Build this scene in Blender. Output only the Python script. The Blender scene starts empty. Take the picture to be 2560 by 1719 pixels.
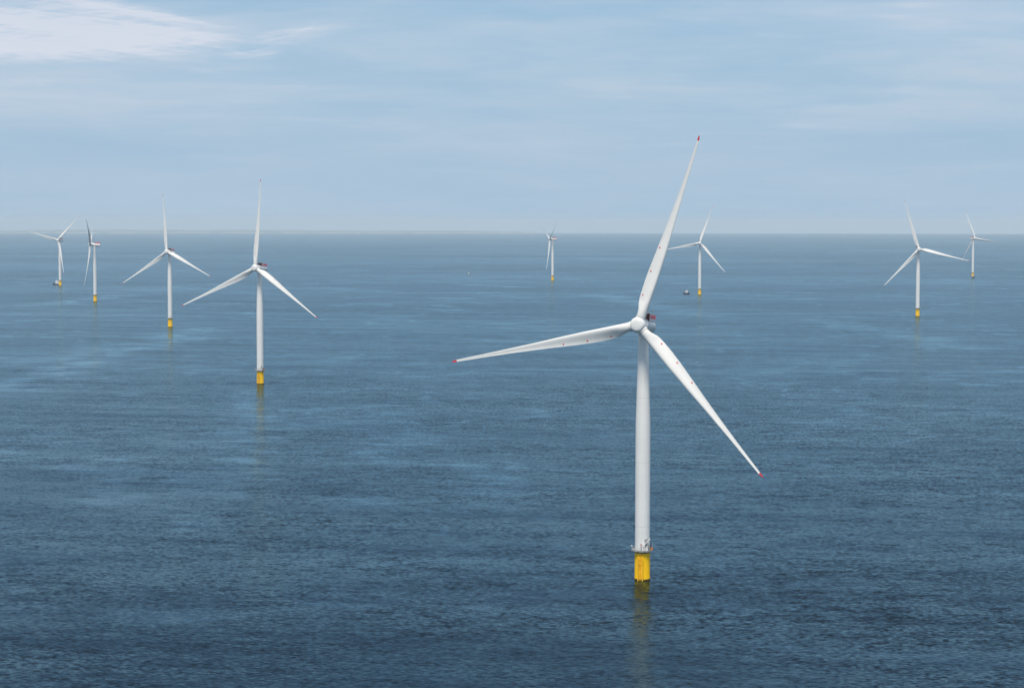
import bpy, math, random
from mathutils import Vector, Matrix
R_ = math.radians
random.seed(7)
sc = bpy.context.scene
COL = sc.collection

# ------------------------------------------------------------------ constants of the place
CAM_H = 141.8            # metres above the sea
RE = 9.0e6               # effective earth radius (with refraction): the sea is really curved
FPX = 4978.0             # focal length in pixels of a 2560 wide frame
PITCH = math.atan((859.5 - 554.46) / FPX)
ROLL = 0.0010

def sea_z(x, y):
    return -(x * x + y * y) / (2 * RE)

# ------------------------------------------------------------------ mesh builder
class MB:
    def __init__(s):
        s.v = []; s.f = []; s.mi = []; s.m = 0
    def add(s, vs, fs):
        b = len(s.v); s.v += [tuple(p) for p in vs]
        for f in fs:
            s.f.append([b + i for i in f]); s.mi.append(s.m)
    def box(s, c, d, M=None):
        x, y, z = d[0] / 2, d[1] / 2, d[2] / 2
        P = [Vector((sx * x, sy * y, sz * z)) for sz in (-1, 1) for sy in (-1, 1) for sx in (-1, 1)]
        if M is not None: P = [M @ p for p in P]
        c = Vector(c); P = [p + c for p in P]
        s.add(P, [(0, 2, 3, 1), (4, 5, 7, 6), (0, 1, 5, 4), (2, 6, 7, 3), (0, 4, 6, 2), (1, 3, 7, 5)])
    def rings(s, rings, cap0=True, cap1=True):
        n = len(rings[0]); vs = [p for r in rings for p in r]; fs = []
        for k in range(len(rings) - 1):
            for i in range(n):
                j = (i + 1) % n
                fs.append((k * n + i, k * n + j, (k + 1) * n + j, (k + 1) * n + i))
        if cap0: fs.append(tuple(range(n - 1, -1, -1)))
        if cap1: fs.append(tuple((len(rings) - 1) * n + i for i in range(n)))
        s.add(vs, fs)
    def tube(s, p, q, r, r2=None, n=10):
        p, q = Vector(p), Vector(q); r2 = r if r2 is None else r2
        d = (q - p).normalized()
        a = d.orthogonal().normalized(); b = d.cross(a)
        ang = [2 * math.pi * i / n for i in range(n)]
        s.rings([[p + (a * math.cos(t) + b * math.sin(t)) * r for t in ang],
                 [q + (a * math.cos(t) + b * math.sin(t)) * r2 for t in ang]])
    def lathe(s, prof, n=48, axis='Z', cap0=True, cap1=True):
        rg = []
        for h, r in prof:
            r = max(r, 1e-3)
            if axis == 'Z': rg.append([(r * math.cos(2 * math.pi * i / n), r * math.sin(2 * math.pi * i / n), h) for i in range(n)])
            else:           rg.append([(r * math.sin(2 * math.pi * i / n), h, r * math.cos(2 * math.pi * i / n)) for i in range(n)])
        s.rings(rg, cap0, cap1)
    def mesh(s, name, mats, smooth=35):
        me = bpy.data.meshes.new(name)
        me.from_pydata(s.v, [], s.f)
        for m in (mats if isinstance(mats, (list, tuple)) else [mats]): me.materials.append(m)
        me.polygons.foreach_set('material_index', s.mi)
        if smooth:
            me.polygons.foreach_set('use_smooth', [True] * len(me.polygons))
            me.update()
            me.set_sharp_from_angle(angle=R_(smooth))
        me.update()
        return me

def obj(name, me, parent=None, M=None):
    o = bpy.data.objects.new(name, me); COL.objects.link(o)
    if parent is not None: o.parent = parent
    if M is not None: o.matrix_basis = M
    return o

def tag(o, label=None, cat=None, group=None, kind=None):
    if label: o['label'] = label
    if cat: o['category'] = cat
    if group: o['group'] = group
    if kind: o['kind'] = kind
    return o

# ------------------------------------------------------------------ material helpers
class NT:
    def __init__(s, tree): s.t = tree; s.n = tree.nodes; s.l = tree.links
    def node(s, typ, **kw):
        nd = s.n.new(typ)
        for k, v in kw.items(): setattr(nd, k, v)
        return nd
    def put(s, sock, v):
        if isinstance(v, bpy.types.NodeSocket): s.l.new(v, sock)
        else: sock.default_value = v
    def math(s, op, a, b=0.0, c=0.0, clamp=False):
        nd = s.node('ShaderNodeMath', operation=op, use_clamp=clamp)
        for i, v in enumerate((a, b, c)): s.put(nd.inputs[i], v)
        return nd.outputs[0]
    def vmath(s, op, a, b=None, out=0):
        nd = s.node('ShaderNodeVectorMath', operation=op)
        s.put(nd.inputs[0], a)
        if b is not None:
            if op == 'SCALE': s.put(nd.inputs[3], b)
            else: s.put(nd.inputs[1], b)
        return nd.outputs[out]
    def noise(s, vec, scale, detail=2.0, rough=0.5, dist=0.0, col=False):
        nd = s.node('ShaderNodeTexNoise')
        s.put(nd.inputs['Vector'], vec); nd.inputs['Scale'].default_value = scale
        nd.inputs['Detail'].default_value = detail; nd.inputs['Roughness'].default_value = rough
        nd.inputs['Distortion'].default_value = dist
        return nd.outputs['Color' if col else 0]
    def map(s, v, a, b, c=0.0, d=1.0, typ='SMOOTHSTEP'):
        nd = s.node('ShaderNodeMapRange', interpolation_type=typ)
        s.put(nd.inputs[0], v)
        for i, x in enumerate((a, b, c, d)): s.put(nd.inputs[i + 1], x)
        return nd.outputs[0]
    def mix(s, f, a, b):
        nd = s.node('ShaderNodeMix', data_type='RGBA')
        s.put(nd.inputs[0], f); s.put(nd.inputs[6], a); s.put(nd.inputs[7], b)
        return nd.outputs[2]
    def xyz(s, x, y, z):
        nd = s.node('ShaderNodeCombineXYZ')
        for i, v in enumerate((x, y, z)): s.put(nd.inputs[i], v)
        return nd.outputs[0]
    def sep(s, v):
        nd = s.node('ShaderNodeSeparateXYZ'); s.put(nd.inputs[0], v); return nd.outputs

def c4(c): return (c[0], c[1], c[2], 1.0)

def mat(name, color, rough=0.5, metal=0.0, spec=0.5, vary=0.08, scale=0.6, dirt=None):
    m = bpy.data.materials.new(name); m.use_nodes = True
    N = NT(m.node_tree); b = N.n['Principled BSDF']
    b.inputs['Roughness'].default_value = rough; b.inputs['Metallic'].default_value = metal
    b.inputs['Specular IOR Level'].default_value = spec
    tc = N.node('ShaderNodeTexCoord').outputs['Object']
    f = N.noise(tc, scale, 5.0, 0.6)
    lo = [x * (1 - vary) for x in color]; hi = [min(1, x * (1 + vary * 0.6)) for x in color]
    c = N.mix(N.map(f, 0.3, 0.7), c4(lo), c4(hi))
    if dirt:
        g = N.noise(N.vmath('MULTIPLY', tc, (2.2, 2.2, 0.18)), 0.9, 5.0, 0.65)
        c = N.mix(N.map(g, dirt[1], dirt[2], 0, dirt[3]), c, c4(dirt[0]))
    N.put(b.inputs['Base Color'], c)
    return m

def tower_material():
    m = mat('tower_paint', (0.80, 0.80, 0.785), 0.42, vary=0.03, scale=0.08)
    N = NT(m.node_tree); b = N.n['Principled BSDF']
    src = b.inputs['Base Color'].links[0].from_socket
    tc = N.node('ShaderNodeTexCoord').outputs['Object']
    z = N.sep(tc)[2]
    # bolted section joints (a thin dull line) and long faint runs of rain-washed grime
    fr = N.math('FRACT', N.math('DIVIDE', N.math('ADD', z, 4.3), 25.6))
    joint = N.math('LESS_THAN', fr, 0.006)
    weld = N.math('LESS_THAN', N.math('FRACT', N.math('DIVIDE', z, 3.2)), 0.035)
    g = N.map(N.noise(N.vmath('MULTIPLY', tc, (1.5, 1.5, 0.04)), 1.0, 5.0, 0.65), 0.45, 0.75, 0, 0.20)
    k = N.math('ADD', N.math('ADD', N.math('MULTIPLY', joint, 0.45), N.math('MULTIPLY', weld, 0.07)), g, clamp=True)
    N.put(b.inputs['Base Color'], N.mix(k, src, c4((0.42, 0.41, 0.38))))
    return m

def yellow_material():
    m = bpy.data.materials.new('yellow_paint'); m.use_nodes = True
    N = NT(m.node_tree); b = N.n['Principled BSDF']
    b.inputs['Roughness'].default_value = 0.55; b.inputs['Specular IOR Level'].default_value = 0.1
    tc = N.node('ShaderNodeTexCoord').outputs['Object']
    z = N.sep(tc)[2]
    f = N.noise(tc, 0.5, 5.0, 0.6)
    c = N.mix(N.map(f, 0.35, 0.7), c4((0.96, 0.53, 0.001)), c4((1.0, 0.60, 0.001)))
    run = N.noise(N.vmath('MULTIPLY', tc, (3.0, 3.0, 0.16)), 0.7, 6.0, 0.7)
    c = N.mix(N.map(run, 0.56, 0.78, 0, 0.45), c, c4((0.42, 0.17, 0.01)))
    spot = N.noise(tc, 1.7, 3.0, 0.6)
    c = N.mix(N.map(spot, 0.70, 0.76, 0, 0.6), c, c4((0.16, 0.06, 0.015)))
    edge = N.math('ADD', z, N.math('MULTIPLY', N.noise(tc, 1.3, 3.0), 0.9))
    c = N.mix(N.map(edge, 0.75, 1.35, 1.0, 0.0), c, c4((0.045, 0.030, 0.006)))   # weed at the waterline
    N.put(b.inputs['Base Color'], c)
    return m

M_white = mat('blade_gelcoat', (0.77, 0.77, 0.755), 0.45, vary=0.045, scale=0.12, dirt=((0.50, 0.49, 0.44), 0.5, 0.8, 0.22))
M_shell = mat('nacelle_paint', (0.77, 0.775, 0.765), 0.40, vary=0.03, scale=0.4, dirt=((0.5, 0.49, 0.46), 0.5, 0.8, 0.14))
M_seam = mat('seam_grey', (0.60, 0.605, 0.60), 0.5)
M_tower = tower_material()
M_yellow = yellow_material()
M_ybright = mat('fender_yellow', (0.95, 0.54, 0.004), 0.4, vary=0.1, scale=1.0, dirt=((0.3, 0.12, 0.02), 0.6, 0.8, 0.5))
M_seal = mat('rubber_seal', (0.10, 0.105, 0.11), 0.7)
M_red = mat('signal_red', (0.62, 0.012, 0.016), 0.4)
M_fence = mat('fence_red', (0.85, 0.012, 0.075), 0.5, vary=0.2, scale=2.0)
M_pale = mat('fence_trim', (0.72, 0.40, 0.42), 0.5)
M_maroon = mat('cooler_maroon', (0.065, 0.0015, 0.006), 0.5, vary=0.25, scale=3.0)
M_grey = mat('galvanised_steel', (0.36, 0.37, 0.37), 0.5, metal=0.2, vary=0.15, scale=2.0)
M_lgrey = mat('deck_trim', (0.34, 0.35, 0.35), 0.5, vary=0.1, scale=2.0)
M_dark = mat('dark_steel', (0.035, 0.036, 0.04), 0.6, vary=0.2, scale=2.0)
M_crane = mat('crane_white', (0.75, 0.75, 0.74), 0.4, vary=0.06)
M_orange = mat('kit_orange', (0.80, 0.30, 0.01), 0.5)
M_navy = mat('hull_navy', (0.006, 0.016, 0.060), 0.35, vary=0.15)
M_hullred = mat('hull_red', (0.30, 0.03, 0.06), 0.45)
M_hullgrey = mat('hull_grey', (0.10, 0.14, 0.20), 0.4)
M_cabin = mat('cabin_white', (0.80, 0.81, 0.82), 0.35, vary=0.04)
M_glass = mat('cabin_glass', (0.02, 0.025, 0.03), 0.12)

# ------------------------------------------------------------------ blade
def lerp_tab(tab, x):
    if x <= tab[0][0]: return tab[0][1]
    for (a, va), (b, vb) in zip(tab, tab[1:]):
        if x <= b:
            t = (x - a) / (b - a); return va + (vb - va) * t
    return tab[-1][1]
CH = [(3.3, 3.56), (4.6, 3.60), (5.8, 3.85), (7.0, 4.30), (8.0, 4.72), (9.5, 4.95), (11.6, 5.08), (16, 5.12), (21.4, 4.88), (26, 4.48),
      (31.5, 3.96), (37, 3.35), (43, 2.76), (50, 2.18), (57.5, 1.66), (64, 1.30), (70, 1.02), (75, 0.80), (76.2, 0.62), (76.75, 0.36), (77.0, 0.12)]
LE = [(3.3, 1.78), (8, 1.70), (21, 1.60), (31.5, 1.36), (43, 0.95), (57.5, 0.58), (70, 0.36), (75, 0.27), (76.2, 0.10), (76.75, -0.12), (77, -0.30)]
TH = [(3.3, 1.0), (4.6, 1.0), (5.8, 0.90), (7, 0.76), (8, 0.66), (9.5, 0.56), (11.6, 0.47), (16, 0.37), (21, 0.31), (31, 0.26), (43, 0.22), (57, 0.19), (77, 0.17)]
TW = [(3.3, 14.0), (9, 14.0), (12, 12.0), (20, 8.0), (31, 4.5), (45, 1.5), (60, 0.0), (77, -1.0)]
NSEC = 28
def sec_point(r, s, low):
    """point of the section at radius r, s = chord fraction from the leading edge, low = pressure side"""
    ch, th = lerp_tab(CH, r), lerp_tab(TH, r)
    t = min(max((r - 4.4) / 6.0, 0), 1); w = t * t * (3 - 2 * t)     # 0 circle .. 1 aerofoil
    yc_ = math.sqrt(max(s * (1 - s), 0)) * th
    yt = 5 * th * 0.98 * (0.2969 * math.sqrt(s) - 0.1260 * s - 0.3516 * s * s + 0.2843 * s ** 3 - 0.1036 * s ** 4)
    cam = 0.062 * (s ** 1.7) * (1 - s) / 0.155
    y = -(yc_ * (1 - w) + yt * w) + cam * w if low else (yc_ * (1 - w) + yt * w) + cam * w
    x = lerp_tab(LE, r) - s * ch; y = y * ch
    a = R_(lerp_tab(TW, r)); ca, sa = math.cos(a), math.sin(a)
    bend = -5.0 * (r / 77.0) ** 2.0
    return Vector((x * ca + y * sa, -x * sa + y * ca + bend, r))

def section(r):
    P = []
    for i in range(NSEC + 1):
        s = (1 - math.cos(math.pi * i / NSEC)) / 2; P.append(sec_point(r, s, False))
    for i in range(NSEC - 1, 0, -1):
        s = (1 - math.cos(math.pi * i / NSEC)) / 2; P.append(sec_point(r, s, True))
    return P

def stations(a, b, n): return [a + (b - a) * i / (n - 1) for i in range(n)]
b_ = MB(); b_.rings([section(r) for r in stations(3.46, 12, 24) + stations(12.8, 75.0, 52)])
ME_blade = b_.mesh('blade', M_white, 50)
b_ = MB(); b_.rings([section(r) for r in (74.98, 75.4, 75.8, 76.2, 76.5, 76.75, 76.9, 77.0)])
ME_tip = b_.mesh('blade_tip', M_red, 50)
ME_dots = []
for r in (11.7, 21.4, 31.2):
    s = 0.78 if r < 15 else 0.79
    p = sec_point(r, s, True); tx = (sec_point(r, s + .04, True) - p).normalized(); tz = (sec_point(r + .5, s, True) - p).normalized()
    n = tx.cross(tz).normalized()
    if n.y > 0: n = -n
    b_ = MB(); b_.tube(p - n * 0.10, p + n * 0.035, 0.33, n=20)
    ME_dots.append(b_.mesh('marker_dot', M_red, 40))

# ------------------------------------------------------------------ hub, nacelle (frame: origin at the rotor centre, -Y is upwind)
b_ = MB()
b_.lathe([(-2.35, 2.45), (-2.1, 2.75), (-1.6, 2.98), (-0.6, 3.12), (1.2, 3.10), (1.9, 2.95), (2.0, 2.5)], 64, 'Y')
for k in range(3):
    a = 2 * math.pi * k / 3; d = Vector((math.sin(a), 0, math.cos(a)))
    b_.tube(d * 1.0, d * 3.12, 2.12, 1.94, 48)
    b_.tube(d * 3.12, d * 3.34, 2.0, 2.0, 48)
    b_.m = 1; b_.tube(d * 3.30, d * 3.47, 1.72, 1.72, 48); b_.m = 0
ME_hub = b_.mesh('hub', [M_shell, M_seal], 40)
b_ = MB()
b_.lathe([(-2.88, 0.0), (-2.86, 0.82)], 48, 'Y', True, False)
b_.lathe([(-2.84, 0.88), (-2.76, 1.75), (-2.62, 2.30), (-2.42, 2.55), (-2.2, 2.60)], 64, 'Y', False, False)
b_.m = 1
b_.lathe([(-2.86, 0.82), (-2.80, 0.82), (-2.80, 0.88), (-2.84, 0.88)], 48, 'Y', False, False)
for k in range(6):
    a = math.pi * k / 3 + 0.5; d = Vector((math.sin(a), 0, math.cos(a)))
    M = Matrix.Rotation(a, 3, 'Y')
    b_.box(d * 1.32 + Vector((0, -2.795, 0)), (0.06, 0.05, 0.86), M)
    b_.box(d * 2.0 + Vector((0, -2.69, 0)), (0.06, 0.10, 0.55), M @ Matrix.Rotation(0.24, 3, 'X'))
ME_nose = b_.mesh('nose_cap', [M_shell, M_seam], 40)

b_ = MB()
b_.lathe([(2.0, 2.45), (2.12, 3.05), (2.3, 3.16), (3.9, 3.16), (4.1, 3.05), (4.45, 2.80), (8.0, 2.75), (17.1, 2.75), (17.5, 2.66), (17.85, 2.40), (18.05, 1.95), (18.12, 0.0)], 72, 'Y')
for y in (7.0, 10.6, 14.2):
    b_.lathe([(y - .06, 2.74), (y - .05, 2.775), (y + .05, 2.775), (y + .06, 2.74)], 72, 'Y', False, False)
ME_nacelle = b_.mesh('nacelle', M_shell, 35)
b_ = MB()      # passive cooler across the roof: maroon core in a pale frame
def cooler_ring(y, g):
    return [(-2.30 + g, y, 1.55), (2.30 - g, y, 1.55), (2.58 - g, y, 5.05 - g), (-2.58 + g, y, 5.05 - g)]
b_.rings([cooler_ring(8.12, 0.10), cooler_ring(8.55, 0.10)])
for k in range(12):
    z = 2.7 + k * 0.19; b_.box((0, 8.10, z), (4.65, 0.06, 0.05))
ME_cooler = b_.mesh('cooler', M_maroon, 0)
b_ = MB()
for sx in (-1, 1):
    b_.tube((sx * 2.27, 8.36, 1.5), (sx * 2.57, 8.36, 5.05), 0.11, n=8)
    b_.tube((sx * 2.45, 8.40, 3.9), (sx * 2.2, 10.3, 2.7), 0.07, n=8)
b_.tube((-2.6, 8.36, 5.02), (2.6, 8.36, 5.02), 0.09, n=8)
ME_coolframe = b_.mesh('cooler_frame', M_crane, 40)
b_ = MB()      # hoist deck with its side skirts
b_.box((0, 13.5, 2.80), (4.7, 8.7, 0.16))
for sx in (-1, 1):
    b_.rings([[(sx * 2.20, 9.3, 2.72), (sx * 2.20, 9.3, 2.0), (sx * 2.20, 17.7, 1.75), (sx * 2.20, 17.7, 2.72)],
              [(sx * 2.27, 9.3, 2.72), (sx * 2.27, 9.3, 2.0), (sx * 2.27, 17.7, 1.75), (sx * 2.27, 17.7, 2.72)]])
b_.box((0, 17.78, 2.25), (4.38, 0.08, 0.94))
ME_deck = b_.mesh('hoist_deck', M_shell, 0)
b_ = MB()      # red fence round the hoist deck
FZ0, FZ1 = 2.92, 4.55
for sx in (-1, 1): b_.box((sx * 2.30, 13.55, (FZ0 + FZ1) / 2), (0.06, 8.4, FZ1 - FZ0))
b_.box((0, 17.76, (FZ0 + FZ1) / 2), (4.54, 0.06, FZ1 - FZ0))
b_.m = 1
for sx in (-1, 1):
    for z in (FZ0 + 0.02, FZ1): b_.tube((sx * 2.30, 9.3, z), (sx * 2.30, 17.8, z), 0.07, n=6)
    for k in range(8): b_.tube((sx * 2.35, 9.35 + k * 1.2, FZ0), (sx * 2.35, 9.35 + k * 1.2, FZ1), 0.045, n=6)
b_.tube((-2.30, 17.8, FZ1), (2.30, 17.8, FZ1), 0.07, n=6)
for sx in (-1, 1):     # the pale rows of the fence's own markings
    for row, z in enumerate((3.35, 3.75, 4.15)):
        for k in range(5):
            y0 = 10.2 + k * 0.85 + row * 0.12
            b_.box((sx * 2.345, y0, z), (0.03, 0.42, 0.16))
ME_fence = b_.mesh('fence', [M_fence, M_pale], 40)
b_ = MB()
b_.tube((1.4, 10.0, 2.7), (1.4, 10.0, 6.4), 0.05, n=6); b_.tube((-1.4, 10.0, 2.7), (-1.4, 10.0, 6.2), 0.05, n=6)
b_.box((1.4, 10.0, 6.45), (0.5, 0.14, 0.12)); b_.box((-1.4, 10.0, 6.25), (0.16, 0.16, 0.25)); b_.tube((-1.4, 10.0, 4.6), (1.4, 10.0, 4.6), 0.05, n=6)
ME_mast = b_.mesh('sensor_mast', M_grey, 40)

# ------------------------------------------------------------------ tower, foundation, platform (frame: origin at the waterline)
TP_TOP = 11.35; DECK = 12.15
b_ = MB(); b_.lathe([(TP_TOP - .1, 2.95), (DECK + .1, 2.95), (40, 2.95), (61.5, 2.93), (63, 2.90), (70, 2.70), (80, 2.42), (90, 2.13), (97.2, 1.94), (97.4, 2.15), (98.6, 2.15), (99.2, 1.9)], 72)
ME_tower = b_.mesh('tower', M_tower, 35)
b_ = MB(); b_.box((0, 0, 0), (1.15, 0.16, 2.5)); b_.box((0, -0.1, -0.02), (0.95, 0.06, 2.3))
ME_door = b_.mesh('door', M_lgrey, 0)
b_ = MB(); b_.lathe([(-6, 3.12), (1.2, 3.12), (1.5, 3.05), (TP_TOP - .45, 3.05), (TP_TOP - .4, 3.0), (TP_TOP, 3.0)], 72)
ME_tp = b_.mesh('transition_piece', M_yellow, 35)
b_ = MB(); b_.lathe([(TP_TOP - .5, 3.0), (TP_TOP - .45, 3.09), (TP_TOP - 0.02, 3.09), (TP_TOP - 0.01, 3.0)], 64, 'Z', False, False)
ME_collar = b_.mesh('collar', M_dark, 35)

def fender_mesh():
    b = MB()
    b.tube((0, -4.15, -3.5), (0, -4.15, 9.2), 0.21, n=14)
    b.tube((0, -4.15, 9.2), (0, -3.0, 9.75), 0.18, n=12)
    for z in (1.9, 5.0, 8.2): b.tube((0, -4.15, z), (0, -2.9, z), 0.13, n=10)
    return b.mesh('fender', M_ybright, 40)
ME_fender = fender_mesh()
b_ = MB()
for sx in (-0.28, 0.28): b_.tube((sx, -3.62, -2.5), (sx, -3.62, 11.6), 0.05, n=8)
for k in range(46): b_.tube((-0.28, -3.62, -2.3 + k * 0.3), (0.28, -3.62, -2.3 + k * 0.3), 0.025, n=6)
for z in (2.5, 5.5, 8.5): b_.box((0, -3.33, z), (0.62, 0.6, 0.08))
ME_ladder = b_.mesh('ladder', M_ybright, 40)
b_ = MB()
b_.box((0, -3.35, 6.6), (2.3, 0.5, 0.10)); b_.box((1.0, -3.3, 6.45), (0.1, 0.55, 0.25)); b_.box((-1.0, -3.3, 6.45), (0.1, 0.55, 0.25))
ME_rest = b_.mesh('rest_stage', M_yellow, 0)

NP = 10
def poly(R, z, rot=0.16, sx=1.0):
    return [(R * math.cos(2 * math.pi * i / NP + rot) * sx, R * math.sin(2 * math.pi * i / NP + rot), z) for i in range(NP)]
b_ = MB()
b_.rings([poly(4.35, DECK - .16), poly(4.35, DECK)])
b_.m = 1
b_.rings([poly(4.22, DECK - .55), poly(4.40, DECK - .54), poly(4.40, DECK + .14), poly(4.34, DECK + .15), poly(4.34, DECK + .004)], False, False)
b_.m = 2
b_.lathe([(TP_TOP, 3.02), (DECK - .5, 3.6), (DECK - .17, 3.9)], 40, 'Z', False, False)
for k in range(NP):
    a = 2 * math.pi * (k + .5) / NP + .16; c, s = math.cos(a), math.sin(a)
    b_.box((c * 3.65, s * 3.65, DECK - .34), (1.3, 0.12, 0.34), Matrix.Rotation(a, 3, 'Z'))
ME_platform = b_.mesh('platform', [M_grey, M_lgrey, M_dark], 0)
b_ = MB()
P0 = poly(4.32, DECK)
for k in range(NP):
    p, q = Vector(P0[k]), Vector(P0[(k + 1) % NP])
    for h in (0.55, 1.12): b_.tube(p + Vector((0, 0, h)), q + Vector((0, 0, h)), 0.03, n=6)
    for t in (0, .34, .67): b_.tube(p.lerp(q, t), p.lerp(q, t) + Vector((0, 0, 1.12)), 0.04, n=6)
ME_rail = b_.mesh('railing', M_grey, 40)
b_ = MB()      # davit crane
b_.box((0.45, -3.35, DECK + .15), (0.9, 0.9, 0.3)); b_.tube((0.45, -3.35, DECK), (0.45, -3.35, DECK + 2.0), 0.30, 0.26, n=14)
b_.box((0.35, -3.35, DECK + 2.0), (0.75, 0.55, 0.7))
ME_crane = b_.mesh('crane', M_crane, 35)
b_ = MB()
Mj = Matrix.Rotation(-math.atan2(2.55, 2.25), 3, 'Y')
b_.box((1.55, -3.35, DECK + 3.4), (3.7, 0.34, 0.36), Mj)
b_.tube((2.66, -3.35, DECK + 4.6), (3.0, -3.35, DECK + 4.1), 0.09, n=8)
b_.m = 1
b_.tube((0.85, -3.35, DECK + 2.0), (1.8, -3.35, DECK + 3.35), 0.10, n=8)
b_.box((1.7, -3.35, DECK + 4.72), (0.22, 0.22, 0.32))
ME_jib = b_.mesh('jib', [M_crane, M_dark], 35)
b_ = MB(); b_.tube((3.0, -3.35, DECK + 4.12), (3.0, -3.35, DECK + 1.7), 0.03, n=6); b_.box((3.0, -3.35, DECK + 1.6), (0.2, 0.2, 0.3))
ME_hook = b_.mesh('hook', M_dark, 40)
b_ = MB(); b_.box((1.45, -3.72, DECK + .55), (1.0, 0.75, 1.15)); b_.box((1.45, -3.72, DECK + 1.15), (1.08, 0.84, 0.08))
ME_cab = b_.mesh('cabinet', M_crane, 0)
b_ = MB(); b_.box((1.55, -3.05, DECK + 1.0), (0.95, 0.7, 1.9)); ME_unit = b_.mesh('control_unit', M_grey, 0)
b_ = MB()      # access stair up to the tower door
for k in range(7): b_.box((2.9 - k * .16, -2.55, DECK + .2 + k * .27), (0.25, 0.8, 0.05))
for sy in (-2.95, -2.15):
    b_.tube((3.05, sy, DECK + 1.1), (1.9, sy, DECK + 2.9), 0.05, n=6); b_.tube((3.0, sy, DECK + .1), (1.9, sy, DECK + 1.9), 0.07, n=6)
ME_stair = b_.mesh('stair', M_grey, 40)
b_ = MB()
b_.tube((-0.78, -3.75, DECK), (-0.78, -3.75, DECK + 2.3), 0.20, n=10)
b_.m = 1; b_.tube((-0.78, -3.75, DECK + 2.3), (-0.78, -3.75, DECK + 2.65), 0.22, n=10)
ME_post = b_.mesh('signal_post', [M_lgrey, M_red], 40)
b_ = MB(); b_.tube((-4.2, -0.8, DECK), (-4.2, -0.8, DECK + 1.5), 0.05, n=6); b_.box((-4.35, -0.8, DECK + 1.55), (0.5, 0.36, 0.32))
ME_lamp = b_.mesh('lamp', M_crane, 40)
b_ = MB(); b_.box((3.3, -2.45, DECK + .5), (0.6, 0.5, 0.8)); ME_kit = b_.mesh('rescue_box', M_orange, 0)
b_ = MB(); b_.box((3.75, -1.75, DECK + .55), (0.35, 0.5, 0.8)); ME_kit2 = b_.mesh('extinguisher_box', M_red, 0)
b_ = MB(); b_.tube((3.1, -1.9, DECK), (3.1, -1.9, DECK + 1.75), 0.28, n=12); b_.box((3.1, -1.9, DECK + 1.9), (0.5, 0.5, 0.3))
ME_bin = b_.mesh('winch', M_dark, 40)
b_ = MB(); b_.tube((3.95, -1.2, DECK), (3.95, -1.2, DECK + 2.9), 0.045, n=6); b_.box((3.95, -1.2, DECK + 2.95), (0.16, 0.16, 0.2))
ME_aerial = b_.mesh('aerial', M_lgrey, 40)

# ------------------------------------------------------------------ turbines
TAU = R_(5.0); HUBZ = 100.96; OVER = 8.0
def turbine(x, y, a_deg, phi_deg, label, level, pitch=0.0):
    root = bpy.data.objects.new('wind_turbine', None); COL.objects.link(root)
    root.empty_display_size = 5
    root.location = (x, y, sea_z(x, y))
    tag(root, label, 'wind turbine', 'wind turbines standing in the sea')
    a, phi = R_(a_deg), R_(phi_deg)
    n = Vector((math.sin(a) * math.cos(TAU), -math.cos(a) * math.cos(TAU), math.sin(TAU)))
    e1 = Vector((math.cos(a), math.sin(a), 0)); e2 = e1.cross(n); e2 = e2 if e2.z > 0 else -e2
    hub = Vector((0, 0, HUBZ)) + n * OVER
    def frame(ph):
        X = e1 * math.cos(ph) - e2 * math.sin(ph); Z = e2 * math.cos(ph) + e1 * math.sin(ph); Y = -n
        return Matrix(((X.x, Y.x, Z.x, hub.x), (X.y, Y.y, Z.y, hub.y), (X.z, Y.z, Z.z, hub.z), (0, 0, 0, 1)))
    tp = obj('transition_piece', ME_tp, root)
    obj('collar', ME_collar, tp)
    pl = obj('platform', ME_platform, root)
    obj('railing', ME_rail, pl)
    tw = obj('tower', ME_tower, root)
    if level >= 1:
        cr = obj('crane', ME_crane, root); obj('jib', ME_jib, cr)
    if level >= 2:
        for sx, dy in ((-1.93, 0.75), (-0.20, 0.0)): obj('fender', ME_fender, tp, Matrix.Translation((sx, dy, 0)))
        obj('ladder', ME_ladder, tp, Matrix.Translation((-1.05, 0.35, 0)))
        obj('rest_stage', ME_rest, tp, Matrix.Translation((-0.75, 0.45, 0)))
        for nm, me in (('cabinet', ME_cab), ('control_unit', ME_unit), ('stair', ME_stair), ('signal_post', ME_post), ('lamp', ME_lamp),
                       ('rescue_box', ME_kit), ('extinguisher_box', ME_kit2), ('winch', ME_bin), ('aerial', ME_aerial)):
            obj(nm, me, pl)
        obj('hook', ME_hook, cr)
        obj('door', ME_door, tw, Matrix.Translation((0, 0, DECK + 3.2)) @ Matrix.Rotation(R_(24), 4, 'Z') @ Matrix.Translation((0, -2.95, 0)))
    na = obj('nacelle', ME_nacelle, root, frame(0.0))
    co = obj('cooler', ME_cooler, na)
    obj('hoist_deck', ME_deck, na); obj('fence', ME_fence, na)
    if level >= 1:
        obj('cooler_frame', ME_coolframe, na); obj('sensor_mast', ME_mast, na)
    hb = obj('hub', ME_hub, root, frame(phi))
    obj('nose_cap', ME_nose, hb)
    for k in range(3):
        bl = obj('blade', ME_blade, root, frame(phi + k * 2 * math.pi / 3) @ Matrix.Rotation(R_(-pitch), 4, 'Z'))
        obj('blade_tip', ME_tip, bl)
        if level >= 2 or (level == 1 and k):
            for me in ME_dots: obj('marker_dot', me, bl)
    return root

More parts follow.
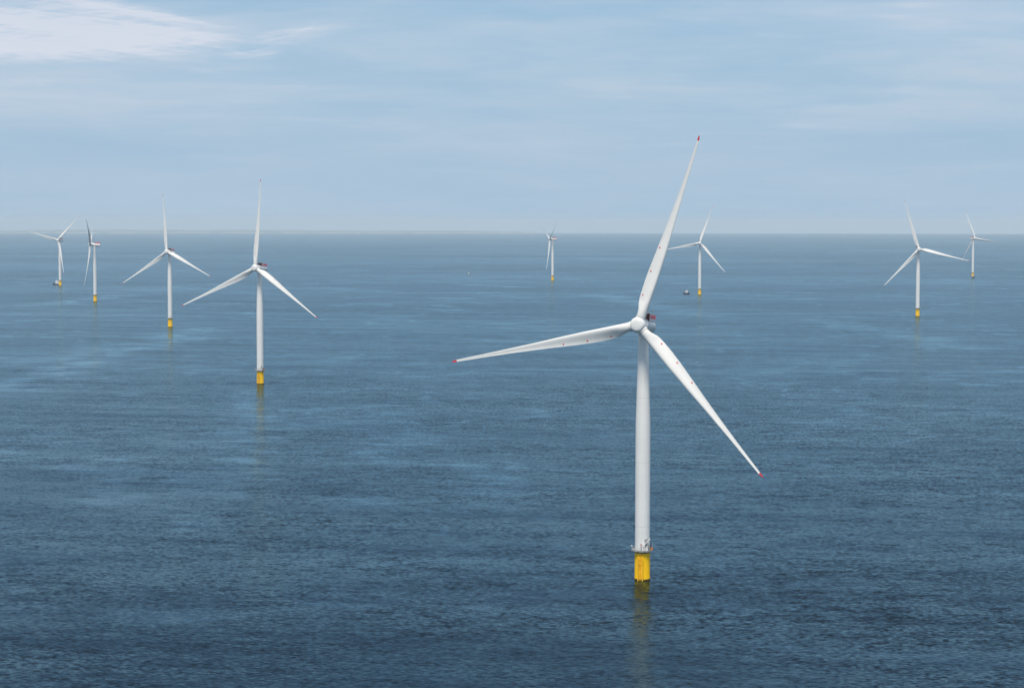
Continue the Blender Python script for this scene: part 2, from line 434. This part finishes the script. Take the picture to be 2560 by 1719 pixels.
turbine(51.9, 785.0, -18.4, 18.0, 'largest and nearest white wind turbine, with red dots along its blades', 2)
turbine(-220.8, 1741.7, -20.8, 3.7, 'white wind turbine whose top blade stands straight up, second largest of all', 2)
turbine(-462.2, 2689.1, -18.8, 115.5, 'white wind turbine left of the upright bladed one, third largest, top blade leaning slightly left', 1)
turbine(-744.9, 3556.5, -83.1, -63.7, 'white wind turbine seen side on at left, its thin rotor almost edge on', 0, 24)
turbine(-1008.7, 4445.0, -16.9, 44.9, 'leftmost white wind turbine, with a work boat against its yellow base', 0)
turbine(99.2, 4883.0, -72.8, 55.2, 'small white wind turbine seen side on, standing alone near the middle of the sea', 0, 24)
turbine(368.9, 3915.0, -7.5, 19.0, 'small white wind turbine right of the largest one\'s raised blade, navy boat beside it', 0)
turbine(615.7, 3020.5, -5.4, 103.5, 'white wind turbine at right, top blade leaning left, no boat at its base', 1)
turbine(1209.6, 5230.3, 134.4, 21.4, 'rightmost and most distant white wind turbine, turned away, nacelle to the left of its rotor', 0, -14)

# ------------------------------------------------------------------ boats
def loft_hull(L, Bm, H, sheer=0.5, n=14):
    """hull along +X, bow at +X"""
    rg = []
    for i in range(n):
        t = i / (n - 1); x = -L / 2 + L * t
        w = Bm / 2 * (1 - max(0, (t - 0.45) / 0.55) ** 2.2) ; w = max(w, 0.05)
        wb = w * (0.80 - 0.45 * max(0, t - 0.4))
        top = H + sheer * max(0, (t - 0.35) / 0.65) ** 1.6
        xo = x + 0.12 * L * max(0, t - 0.8) / 0.2 * 0.5
        rg.append([(x, -wb, -0.7), (x, wb, -0.7), (xo, w, top * .55), (xo, w * .98, top), (xo, -w * .98, top), (xo, -w, top * .55)])
    return rg

def workboat(name, loc, heading, label, L, B, kind, low=1.0):
    root = bpy.data.objects.new(name, None); COL.objects.link(root)
    root.location = loc; root.rotation_euler = (0, 0, heading); root.empty_display_size = 3
    tag(root, label, 'boat', 'boats among the wind turbines')
    H = {'patrol': 2.7, 'cat': 2.3, 'launch': 1.3}[kind]
    b = MB()
    if kind == 'cat':
        for sy in (-1, 1):
            r = loft_hull(L, B * 0.34, H, 0.7); b.rings([[(p[0], p[1] + sy * B * .33, p[2]) for p in q] for q in r])
        b.box((-0.5, 0, H - 0.25), (L * .86, B * .62, 0.5))
    else:
        b.rings(loft_hull(L, B, H, 1.1 if kind == 'patrol' else 0.5))
    obj('hull', b.mesh('hull', M_navy if kind != 'launch' else M_hullgrey, 40), root)
    if kind != 'launch':
        b = MB(); b.box((-L * .30, 0, H + .15), (L * .34, B * .86, 0.5)); b.box((-L * .40, 0, H + .75), (L * .1, B * .5, .9))
        obj('aft_deck', b.mesh('aft_deck', M_hullred if kind == 'patrol' else M_navy, 0), root)
    b = MB()
    cl = {'patrol': (L * .05, L * .46, B * .74), 'cat': (L * .06, L * .50, B * .78), 'launch': (0.2, L * .5, B * .75)}[kind]
    z0 = H + .02; h1 = {'patrol': 2.3, 'cat': 3.4, 'launch': 2.3}[kind] * low
    def house(x0, x1, w, za, zb, rake):
        b.rings([[(x0, -w / 2, za), (x1, -w / 2, za), (x1, w / 2, za), (x0, w / 2, za)],
                 [(x0 + .1, -w * .46, zb), (x1 - rake, -w * .46, zb), (x1 - rake, w * .46, zb), (x0 + .1, w * .46, zb)]])
    x0, x1 = cl[0] - cl[1] / 2, cl[0] + cl[1] / 2
    house(x0, x1, cl[2], z0, z0 + h1, .8)
    zt = z0 + h1
    if kind != 'launch':
        house(x0 + .6, x1 - 1.4, cl[2] * .8, zt + 0.75, zt + (0.75 + 2.4 * low if kind == 'cat' else 1.9), .5)
        b.tube((cl[0] - 1, 0, zt + 1.7), (cl[0] - 1.4, 0, zt + 1.7 + 3.5 * low), .12, .06, n=8)
        b.box((cl[0] - 1.2, 0, zt + 3.0), (.3, 1.6, .2)); b.box((cl[0] - .2, 0, zt + 2.0), (1.2, .3, .5))
    cab = obj('cabin', b.mesh('cabin', M_cabin, 30), root)
    b = MB()
    if kind != 'launch':
        w = cl[2] * .82
        b.rings([[(x0 + .5, -w / 2, zt + .01), (x1 - 1.1, -w / 2, zt + .01), (x1 - 1.1, w / 2, zt + .01), (x0 + .5, w / 2, zt + .01)],
                 [(x0 + .5, -w / 2, zt + .74), (x1 - 1.5, -w / 2, zt + .74), (x1 - 1.5, w / 2, zt + .74), (x0 + .5, w / 2, zt + .74)]])
    else:
        b.box((cl[0] + cl[1] * .1, 0, z0 + .85), (cl[1] * .7, cl[2] * 1.0, .35))
    obj('windows', b.mesh('windows', M_glass, 0), cab)
    return root

def at_px(px, py):
    """a point on the curved sea from its place in the 2560 wide frame (used to survey the boats)"""
    u, v = px - 1280, -(py - 859.5)
    u2, v2 = u + ROLL * v, v - ROLL * u
    d = Vector((u2 / FPX, math.cos(PITCH) + v2 / FPX * math.sin(PITCH), -math.sin(PITCH) + v2 / FPX * math.cos(PITCH)))
    t = CAM_H / -d.z
    for _ in range(60): t = (CAM_H + (d.x ** 2 + d.y ** 2) * t * t / (2 * RE)) / -d.z
    x, y = d.x * t, d.y * t
    return Vector((x, y, sea_z(x, y)))

workboat('patrol_boat', at_px(1716, 734), R_(-28), 'navy hulled work boat with white wheelhouse and reddish stern, beside a turbine at right', 12.2, 4.8, 'patrol')
workboat('transfer_catamaran', at_px(141.5, 713.5), R_(12), 'dark blue and white catamaran pushed up against the leftmost turbine\'s yellow base', 17.0, 7.4, 'cat')
workboat('transfer_catamaran', at_px(2431.5, 692), R_(82), 'dark work boat seen end on, under the most distant turbine at far right', 13.0, 9.5, 'cat', 0.35)
workboat('launch', at_px(1172, 686), R_(-12), 'tiny white cabined launch alone on open water, left of the middle turbine', 9.5, 4.0, 'launch')

# ------------------------------------------------------------------ sea
def sea_mesh():
    rr = [0.0]; r = 40.0
    while r < 60000: rr.append(r); r *= 1.06
    rr.append(60000.0)
    n = 360; vs = [(0, 0, 0)]; fs = []
    for r in rr[1:]:
        z = -r * r / (2 * RE)
        vs += [(r * math.cos(2 * math.pi * i / n), r * math.sin(2 * math.pi * i / n), z) for i in range(n)]
    for i in range(n): fs.append((0, 1 + i, 1 + (i + 1) % n))
    for k in range(len(rr) - 2):
        a, b = 1 + k * n, 1 + (k + 1) * n
        for i in range(n):
            j = (i + 1) % n; fs.append((a + i, b + i, b + j, a + j))
    me = bpy.data.meshes.new('sea'); me.from_pydata(vs, [], fs)
    me.polygons.foreach_set('use_smooth', [True] * len(me.polygons)); me.update()
    return me

# long winding slicks drifting down-wind of the turbines: each a line of points on the water (metres)
SLICKS = [([(-60, 985), (60, 955), (150, 925), (250, 905), (330, 875), (420, 850), (520, 822)], 0.78),
          ([(60, 905), (210, 880), (300, 865)], 0.6),
          ([(640, 985), (655, 1060), (640, 1120), (570, 1170), (560, 1230)], 0.62),
          ([(930, 1030), (990, 1090), (1030, 1140), (1150, 1200), (1260, 1262)], 0.62),
          ([(1490, 735), (1640, 765), (1760, 790)], 0.5),
          ([(1650, 1392), (1800, 1430), (1960, 1465)], 0.5),
          ([(2060, 800), (2230, 830), (2420, 870)], 0.5),
          ([(150, 760), (210, 752), (300, 740)], 0.6),
          ([(0, 1130), (150, 1140), (330, 1225), (470, 1345)], 0.55),
          ([(300, 1190), (480, 1205), (620, 1180)], 0.55),
          ([(1180, 1390), (1420, 1440), (1560, 1500)], 0.30),
          ([(1950, 960), (2200, 1000), (2480, 1040)], 0.35),
          ([(830, 720), (1000, 735), (1180, 730)], 0.35)]

def sea_material():
    m = bpy.data.materials.new('sea_water'); m.use_nodes = True
    N = NT(m.node_tree); N.n.clear()
    out = N.node('ShaderNodeOutputMaterial')
    P0 = N.node('ShaderNodeNewGeometry').outputs['Position']
    rot = N.node('ShaderNodeMapping'); N.put(rot.inputs[0], P0); rot.inputs['Rotation'].default_value = (0, 0, R_(7))
    P = rot.outputs[0]
    warp = N.vmath('SCALE', N.vmath('SUBTRACT', N.noise(P, 1 / 260., 3.0, 0.55, col=True), (0.5, 0.5, 0.5)), 420.0)
    PW = N.vmath('ADD', P, warp)
    # slicks: where the ripples are damped
    flat = N.vmath('MULTIPLY', P0, (1, 1, 0))
    wv = N.vmath('ADD', N.vmath('SCALE', N.vmath('SUBTRACT', N.noise(P0, 1 / 130., 4.0, 0.6, col=True), (0.5, 0.5, 0.5)), 170.0),
                 N.vmath('MULTIPLY', N.vmath('SUBTRACT', N.noise(P0, 1 / 34., 3.0, 0.6, col=True), (0.5, 0.5, 0.5)), (30, 70, 0)))
    flat = N.vmath('MULTIPLY', N.vmath('ADD', flat, wv), (1, 1, 0))
    best = None
    for pts, k in SLICKS:
        W3 = [at_px(*p) for p in pts]; W3 = [Vector((p.x, p.y, 0)) for p in W3]
        dmin = None
        for a, b in zip(W3, W3[1:]):
            ba = b - a
            pa = N.vmath('SUBTRACT', flat, tuple(a))
            h = N.math('DIVIDE', N.vmath('DOT_PRODUCT', pa, tuple(ba), out=1), ba.dot(ba), clamp=True)
            d = N.vmath('LENGTH', N.vmath('SUBTRACT', pa, N.vmath('SCALE', tuple(ba), h)), out=1)
            dmin = d if dmin is None else N.math('MINIMUM', dmin, d)
        dist = W3[len(W3) // 2].length
        wd = 13 + dist * 0.015
        mk = N.math('MULTIPLY', N.map(dmin, 0.0, wd, 1.0, 0.0), k)
        best = mk if best is None else N.math('MAXIMUM', best, mk)
    slick = N.map(N.noise(N.vmath('MULTIPLY', PW, (0.6, 1.0, 1)), 1 / 150., 6.0, 0.62), 0.56, 0.72)
    band = N.math('ABSOLUTE', N.math('SUBTRACT', N.noise(PW, 1 / 560., 3.0, 0.55), 0.5))
    band = N.map(band, 0.0, 0.012, 1.0, 0.0)
    calm = N.math('MAXIMUM', best, N.math('MAXIMUM', N.math('MULTIPLY', slick, 0.6), N.math('MULTIPLY', band, 0.5)), clamp=True)
    fine = N.noise(N.vmath('MULTIPLY', P, (0.35, 1.0, 1)), 1 / 20., 5.0, 0.68)      # ragged, streaky edges
    calm = N.math('MULTIPLY', calm, N.map(fine, 0.38, 0.60, 0.05, 1.1), clamp=True)
    gust = N.noise(N.vmath('MULTIPLY', P, (0.45, 1.0, 1)), 1 / 75., 4.0, 0.62)
    gust2 = N.noise(N.vmath('MULTIPLY', P, (0.5, 1.0, 1)), 1 / 900., 3.0, 0.6)
    amp = N.math('MULTIPLY', N.map(gust, 0.3, 0.7, 0.65, 1.35), N.map(gust2, 0.35, 0.65, 0.6, 1.4))
    amp = N.math('MULTIPLY', amp, N.math('SUBTRACT', 1.0, N.math('MULTIPLY', calm, 0.86)))
    def slopes(sx, sy, scale, det, k, rough=0.55):
        c = N.noise(N.vmath('MULTIPLY', P, (sx, sy, 1)), scale, det, rough, col=True)
        return N.vmath('MULTIPLY', N.vmath('SUBTRACT', c, (0.5, 0.5, 0.5)), (k * 0.75, k, 0))
    s1 = slopes(0.46, 1.0, 1 / 0.95, 2.0, SEA['chop'])
    s2 = slopes(0.45, 1.0, 1 / 6.0, 2.0, SEA['wave'])
    s3 = slopes(0.22, 1.0, 1 / 38., 2.0, SEA['swell'])
    sc_ = N.vmath('SCALE', N.vmath('ADD', s1, s2), amp)
    cx, cy, cz = N.sep(sc_)          # wind waves are lopsided: one face steeper than the other
    sc_ = N.xyz(cx, N.math('ADD', N.math('MULTIPLY', cy, 0.85), N.math('MULTIPLY', N.math('MAXIMUM', N.math('SUBTRACT', cy, 0.03), 0.0), 1.5)), 0.0)
    sl = N.vmath('ADD', sc_, s3)
    nrm = N.vmath('NORMALIZE', N.vmath('SUBTRACT', (0, 0, 1), sl))
    fr = N.node('ShaderNodeFresnel'); fr.inputs['IOR'].default_value = SEA['ior']; N.put(fr.inputs['Normal'], nrm)
    gl = N.node('ShaderNodeBsdfGlossy', distribution='GGX')
    gl.inputs['Color'].default_value = c4(SEA['tint']); N.put(gl.inputs['Normal'], nrm)
    N.put(gl.inputs['Roughness'], N.math('SUBTRACT', SEA['rough'], N.math('MULTIPLY', calm, SEA['rough'] * 0.6)))
    df = N.node('ShaderNodeBsdfDiffuse'); df.inputs['Color'].default_value = c4(SEA['base'])
    mx = N.node('ShaderNodeMixShader'); N.put(mx.inputs[0], N.math('DIVIDE', N.math('MULTIPLY', fr.outputs[0], N.map(calm, 0.0, 0.9, 0.95, 1.16, 'LINEAR')), N.math('ADD', 1.0, N.math('MULTIPLY', N.math('MULTIPLY', fr.outputs[0], SEA['hide']), N.math('SUBTRACT', 1.0, calm))))); N.l.new(df.outputs[0], mx.inputs[1]); N.l.new(gl.outputs[0], mx.inputs[2])
    N.l.new(mx.outputs[0], out.inputs[0])
    return m
SEA = dict(chop=0.60, wave=0.20, swell=0.18, base=(0.0, 0.002, 0.005), rough=0.17, tint=(0.55, 0.82, 0.95), ior=1.25, hide=0.28)      # hide: facets leaning away are partly hidden behind the next crest
me = sea_mesh(); me.materials.append(sea_material())
tag(obj('sea', me), kind='structure')

# ------------------------------------------------------------------ far coast: low wooded hills behind a pale beach
def land_mesh():
    rnd = random.Random(3)
    ph = [(rnd.uniform(0, 6.28), rnd.uniform(.6, 1.4)) for _ in range(40)]
    def ridge(x):
        s = 0
        for k in range(14):
            f = 1.7 ** k / 9000.; s += math.sin(x * f * 6.28 * ph[k][1] + ph[k][0]) * 0.62 ** k
        return s
    vs = []; fs = []; nx = 700
    rows = [(0, -40), (0, 2), (60, 8), (420, 16), (700, 24), (1500, 48), (3000, 66), (4600, 78)]
    for i in range(nx + 1):
        x = -19500 + 20100 * i / nx
        env = min(1, max(0, (600 - x) / 4200)) ** 0.7
        y0 = 44000 + 260 * math.sin(x / 2100.) + 120 * math.sin(x / 640. + 1)
        zs = sea_z(x, y0)
        rg = ridge(x)
        for k, (dy, h) in enumerate(rows):
            hh = h if k < 2 else h * 0.72 * (0.82 + 0.16 * rg + 0.05 * math.sin(x / 170. + k)) * env + (0.3 if k == 2 else 0)
            vs.append((x, y0 + dy, zs + hh))
    n = len(rows)
    for i in range(nx):
        for k in range(n - 1):
            a = i * n + k; fs.append((a, a + n, a + n + 1, a + 1))
    me = bpy.data.meshes.new('land'); me.from_pydata(vs, [], fs)
    me.polygons.foreach_set('use_smooth', [True] * len(me.polygons)); me.update()
    return me
def land_material():
    m = bpy.data.materials.new('coast'); m.use_nodes = True
    N = NT(m.node_tree); b = N.n['Principled BSDF']; b.inputs['Roughness'].default_value = 0.9
    P = N.node('ShaderNodeNewGeometry').outputs['Position']
    x, y, z = N.sep(P)
    h = N.math('ADD', z, N.math('DIVIDE', N.math('ADD', N.math('MULTIPLY', x, x), N.math('MULTIPLY', y, y)), 2 * RE))
    f = N.noise(N.vmath('MULTIPLY', P, (1, .3, 1)), 1 / 700., 4.0, .6)
    c = N.mix(N.map(f, .35, .65), c4((0.05, 0.08, 0.075)), c4((0.10, 0.125, 0.11)))
    patch = N.map(N.noise(N.vmath('MULTIPLY', P, (1, 0, 0)), 1 / 420., 3.0, .6), 0.42, 0.52)
    sand = N.math('MULTIPLY', patch, N.math('MULTIPLY', N.map(h, 2.0, 4.0), N.map(h, 10.0, 14.0, 1.0, 0.0)))
    N.put(b.inputs['Base Color'], N.mix(sand, c, c4((0.62, 0.56, 0.46))))
    return m
me = land_mesh(); me.materials.append(land_material())
tag(obj('land', me), kind='structure')

# ------------------------------------------------------------------ haze: one closed box round camera and scene
b_ = MB(); b_.box((0, 0, (-206 + 196) / 2), (121000, 121000, 402))
hz = bpy.data.materials.new('haze_air'); hz.use_nodes = True
N = NT(hz.node_tree); N.n.clear()
out = N.node('ShaderNodeOutputMaterial'); pv = N.node('ShaderNodeVolumePrincipled')
pv.inputs['Color'].default_value = (0.74, 0.875, 0.97, 1); pv.inputs['Density'].default_value = 3.4e-5; pv.inputs['Anisotropy'].default_value = -0.15
N.l.new(pv.outputs[0], out.inputs['Volume'])
tag(obj('haze', b_.mesh('haze', hz, 0)), kind='stuff')

# ------------------------------------------------------------------ sun, sky
SUN_EL, SUN_AZ = R_(62), R_(180 + 12)         # azimuth clockwise from +Y (view direction): behind the camera, to its left
sd = Vector((math.sin(SUN_AZ) * math.cos(SUN_EL), math.cos(SUN_AZ) * math.cos(SUN_EL), math.sin(SUN_EL)))
L = bpy.data.lights.new('sun', 'SUN'); L.energy = 3.85; L.angle = R_(18.0); L.color = (1.0, 0.905, 0.77)
lo = bpy.data.objects.new('sun', L); COL.objects.link(lo); lo.location = (0, 0, 300)
lo.rotation_euler = (-sd).to_track_quat('-Z', 'Y').to_euler()

w = bpy.data.worlds.new('World'); sc.world = w; w.use_nodes = True
N = NT(w.node_tree); N.n.clear()
out = N.node('ShaderNodeOutputWorld')
sky = N.node('ShaderNodeTexSky', sky_type='NISHITA', sun_disc=False, sun_elevation=SUN_EL, sun_rotation=SUN_AZ,
             altitude=140, air_density=1.0, dust_density=0.0, ozone_density=5.0)
bg = N.node('ShaderNodeBackground'); N.l.new(sky.outputs[0], bg.inputs[0]); bg.inputs[1].default_value = 0.105
D = N.node('ShaderNodeTexCoord').outputs['Generated']
dx, dy, dz = N.sep(D)
az = N.math('ARCTAN2', dx, dy); el = N.math('ARCSINE', dz)
# cirrus and thin stratus: fractal veils drawn out along the horizon, plus a few denser banks at their own bearings
def soft(v, s, d, r, k):      # domain warp
    return N.vmath('ADD', v, N.vmath('SCALE', N.vmath('SUBTRACT', N.noise(v, s, d, .5, col=True), (.5, .5, .5)), k))
V = soft(N.xyz(N.math('MULTIPLY', az, 6.0), N.math('MULTIPLY', el, 46.0), 0.0), 0.9, 3.0, .5, 0.8)
veil = N.map(N.noise(V, 0.9, 7.0, 0.58), 0.33, 0.70)
V2 = soft(N.xyz(N.math('MULTIPLY', az, 22.0), N.math('MULTIPLY', el, 210.0), 5.0), 0.7, 2.0, .5, 1.0)
wisp = N.map(N.noise(V2, 0.8, 6.0, 0.6), 0.48, 0.78)
VS = soft(N.xyz(N.math('ADD', N.math('MULTIPLY', az, 30.0), N.math('MULTIPLY', el, 60.0)), N.math('ADD', N.math('MULTIPLY', el, 520.0), N.math('MULTIPLY', az, 62.0)), 3.0), 0.45, 2.0, .5, 1.8)
streak = N.noise(VS, 0.7, 7.0, 0.66)
VT = soft(N.xyz(N.math('MULTIPLY', az, 75.0), N.math('SUBTRACT', N.math('MULTIPLY', el, 640.0), N.math('MULTIPLY', az, 60.0)), 9.0), 0.5, 3.0, .5, 1.6)
streak2 = N.noise(VT, 0.8, 6.0, 0.62)
def bank(px, py, wx, wy, tilt=0.0):
    a0, e0 = (px - 1280) / FPX, (554.5 - py) / FPX
    u = N.math('SUBTRACT', az, a0); v = N.math('SUBTRACT', el, e0)
    v = N.math('ADD', v, N.math('MULTIPLY', u, tilt))
    r = N.math('ADD', N.math('POWER', N.math('ABSOLUTE', N.math('DIVIDE', u, wx / FPX)), 2.0), N.math('POWER', N.math('ABSOLUTE', N.math('DIVIDE', v, wy / FPX)), 2.0))
    return N.math('POWER', 2.718, N.math('MULTIPLY', r, -1.0))
def total(bs):
    tot = None
    for (px, py, wx, wy, tl, k) in bs:
        t = N.math('MULTIPLY', bank(px, py, wx, wy, tl), k)
        tot = t if tot is None else N.math('ADD', tot, t)
    return tot
tA = total([(30, 72, 350, 40, 0.03, 1.2), (-60, 138, 460, 34, -0.02, 1.2), (240, 120, 330, 60, 0.02, 0.35), (330, 45, 190, 15, 0.14, 0.75), (420, 100, 160, 34, 0.05, 0.55), (150, 15, 260, 14, 0.08, 0.5), (90, 108, 150, 9, 0.0, -0.55)])
tB = total([(725, 98, 125, 24, -0.20, 0.72), (630, 146, 110, 15, -0.03, 0.50), (815, 79, 50, 8, -0.1, 0.40)])
tC = total([(200, 230, 600, 60, 0.0, 0.40), (1995, 318, 75, 8, 0.0, 0.55), (2330, 70, 420, 75, 0.0, 0.40), (2050, 250, 420, 40, 0.0, 0.18), (1500, 330, 500, 60, 0.0, 0.12), (700, 300, 420, 40, 0.0, 0.16)])
tA = N.math('MULTIPLY', tA, N.map(streak2, 0.3, 0.7, 0.72, 1.22))
dA = N.map(N.math('ADD', tA, N.math('MULTIPLY', N.math('SUBTRACT', streak, 0.5), N.math('MULTIPLY', tA, 2.2))), 0.02, 1.20)
dB = N.map(N.math('ADD', tB, N.math('MULTIPLY', N.math('SUBTRACT', streak2, 0.5), N.math('MULTIPLY', tB, 3.4))), 0.05, 1.30)
dC = N.math('MULTIPLY', tC, N.math('ADD', 0.55, N.math('MULTIPLY', wisp, 0.9)))
# a high cloud sheet overhead, well above the frame: it softens the light
over = N.math('MULTIPLY', N.map(el, R_(28), R_(58)), N.map(N.noise(D, 2.2, 5.0, 0.6), 0.3, 0.7, 0.35, 0.75))
dense = N.math('ADD', N.math('MAXIMUM', dA, dB), N.math('ADD', N.math('MULTIPLY', dC, 0.9), N.math('MULTIPLY', wisp, 0.10)))
# a thin layer of high haze: its optical path grows towards the horizon, so it veils the low sky and leaves the zenith blue
path = N.math('DIVIDE', 0.15, N.math('MAXIMUM', dz, 0.004))
layer = N.math('SUBTRACT', 1.0, N.math('POWER', 2.718, N.math('MULTIPLY', path, -1.0)))
veil = N.math('ADD', 0.5, N.math('MULTIPLY', N.math('SUBTRACT', veil, 0.5), N.map(el, R_(0.6), R_(4.5), 0.25, 1.0)))
haze_c = N.mix(veil, c4((0.330, 0.505, 0.680)), c4((0.490, 0.595, 0.720)))
bgh = N.node('ShaderNodeBackground'); N.put(bgh.inputs[0], haze_c); bgh.inputs[1].default_value = 1.0
bgc = N.node('ShaderNodeBackground'); bgc.inputs[0].default_value = (0.72, 0.75, 0.84, 1); bgc.inputs[1].default_value = 1.0
mx = N.node('ShaderNodeMixShader'); N.put(mx.inputs[0], layer); N.l.new(bg.outputs[0], mx.inputs[1]); N.l.new(bgh.outputs[0], mx.inputs[2])
mx2 = N.node('ShaderNodeMixShader'); N.put(mx2.inputs[0], N.math('MINIMUM', N.math('MULTIPLY', dense, 0.80), 0.88)); N.l.new(mx.outputs[0], mx2.inputs[1]); N.l.new(bgc.outputs[0], mx2.inputs[2])
bgo = N.node('ShaderNodeBackground'); bgo.inputs[0].default_value = (1.0, 0.96, 0.90, 1); bgo.inputs[1].default_value = 0.95
mx3 = N.node('ShaderNodeMixShader'); N.put(mx3.inputs[0], over); N.l.new(mx2.outputs[0], mx3.inputs[1]); N.l.new(bgo.outputs[0], mx3.inputs[2])
N.l.new(mx3.outputs[0], out.inputs[0])

# ------------------------------------------------------------------ camera
cam = bpy.data.cameras.new('camera'); co = bpy.data.objects.new('camera', cam); COL.objects.link(co)
cam.sensor_width = 36.0; cam.lens = 36.0 * FPX / 2560.0; cam.clip_start = 1.0; cam.clip_end = 300000.0
co.matrix_world = Matrix.Translation((0, 0, CAM_H)) @ Matrix.Rotation(math.pi / 2 - PITCH, 4, 'X') @ Matrix.Rotation(ROLL, 4, 'Z')
sc.camera = co

sc.view_settings.view_transform = 'Standard'; sc.view_settings.look = 'None'
sc.view_settings.exposure = 0.0; sc.view_settings.gamma = 1.0
sc.cycles.volume_bounces = 4
sc.cycles.max_bounces = 8
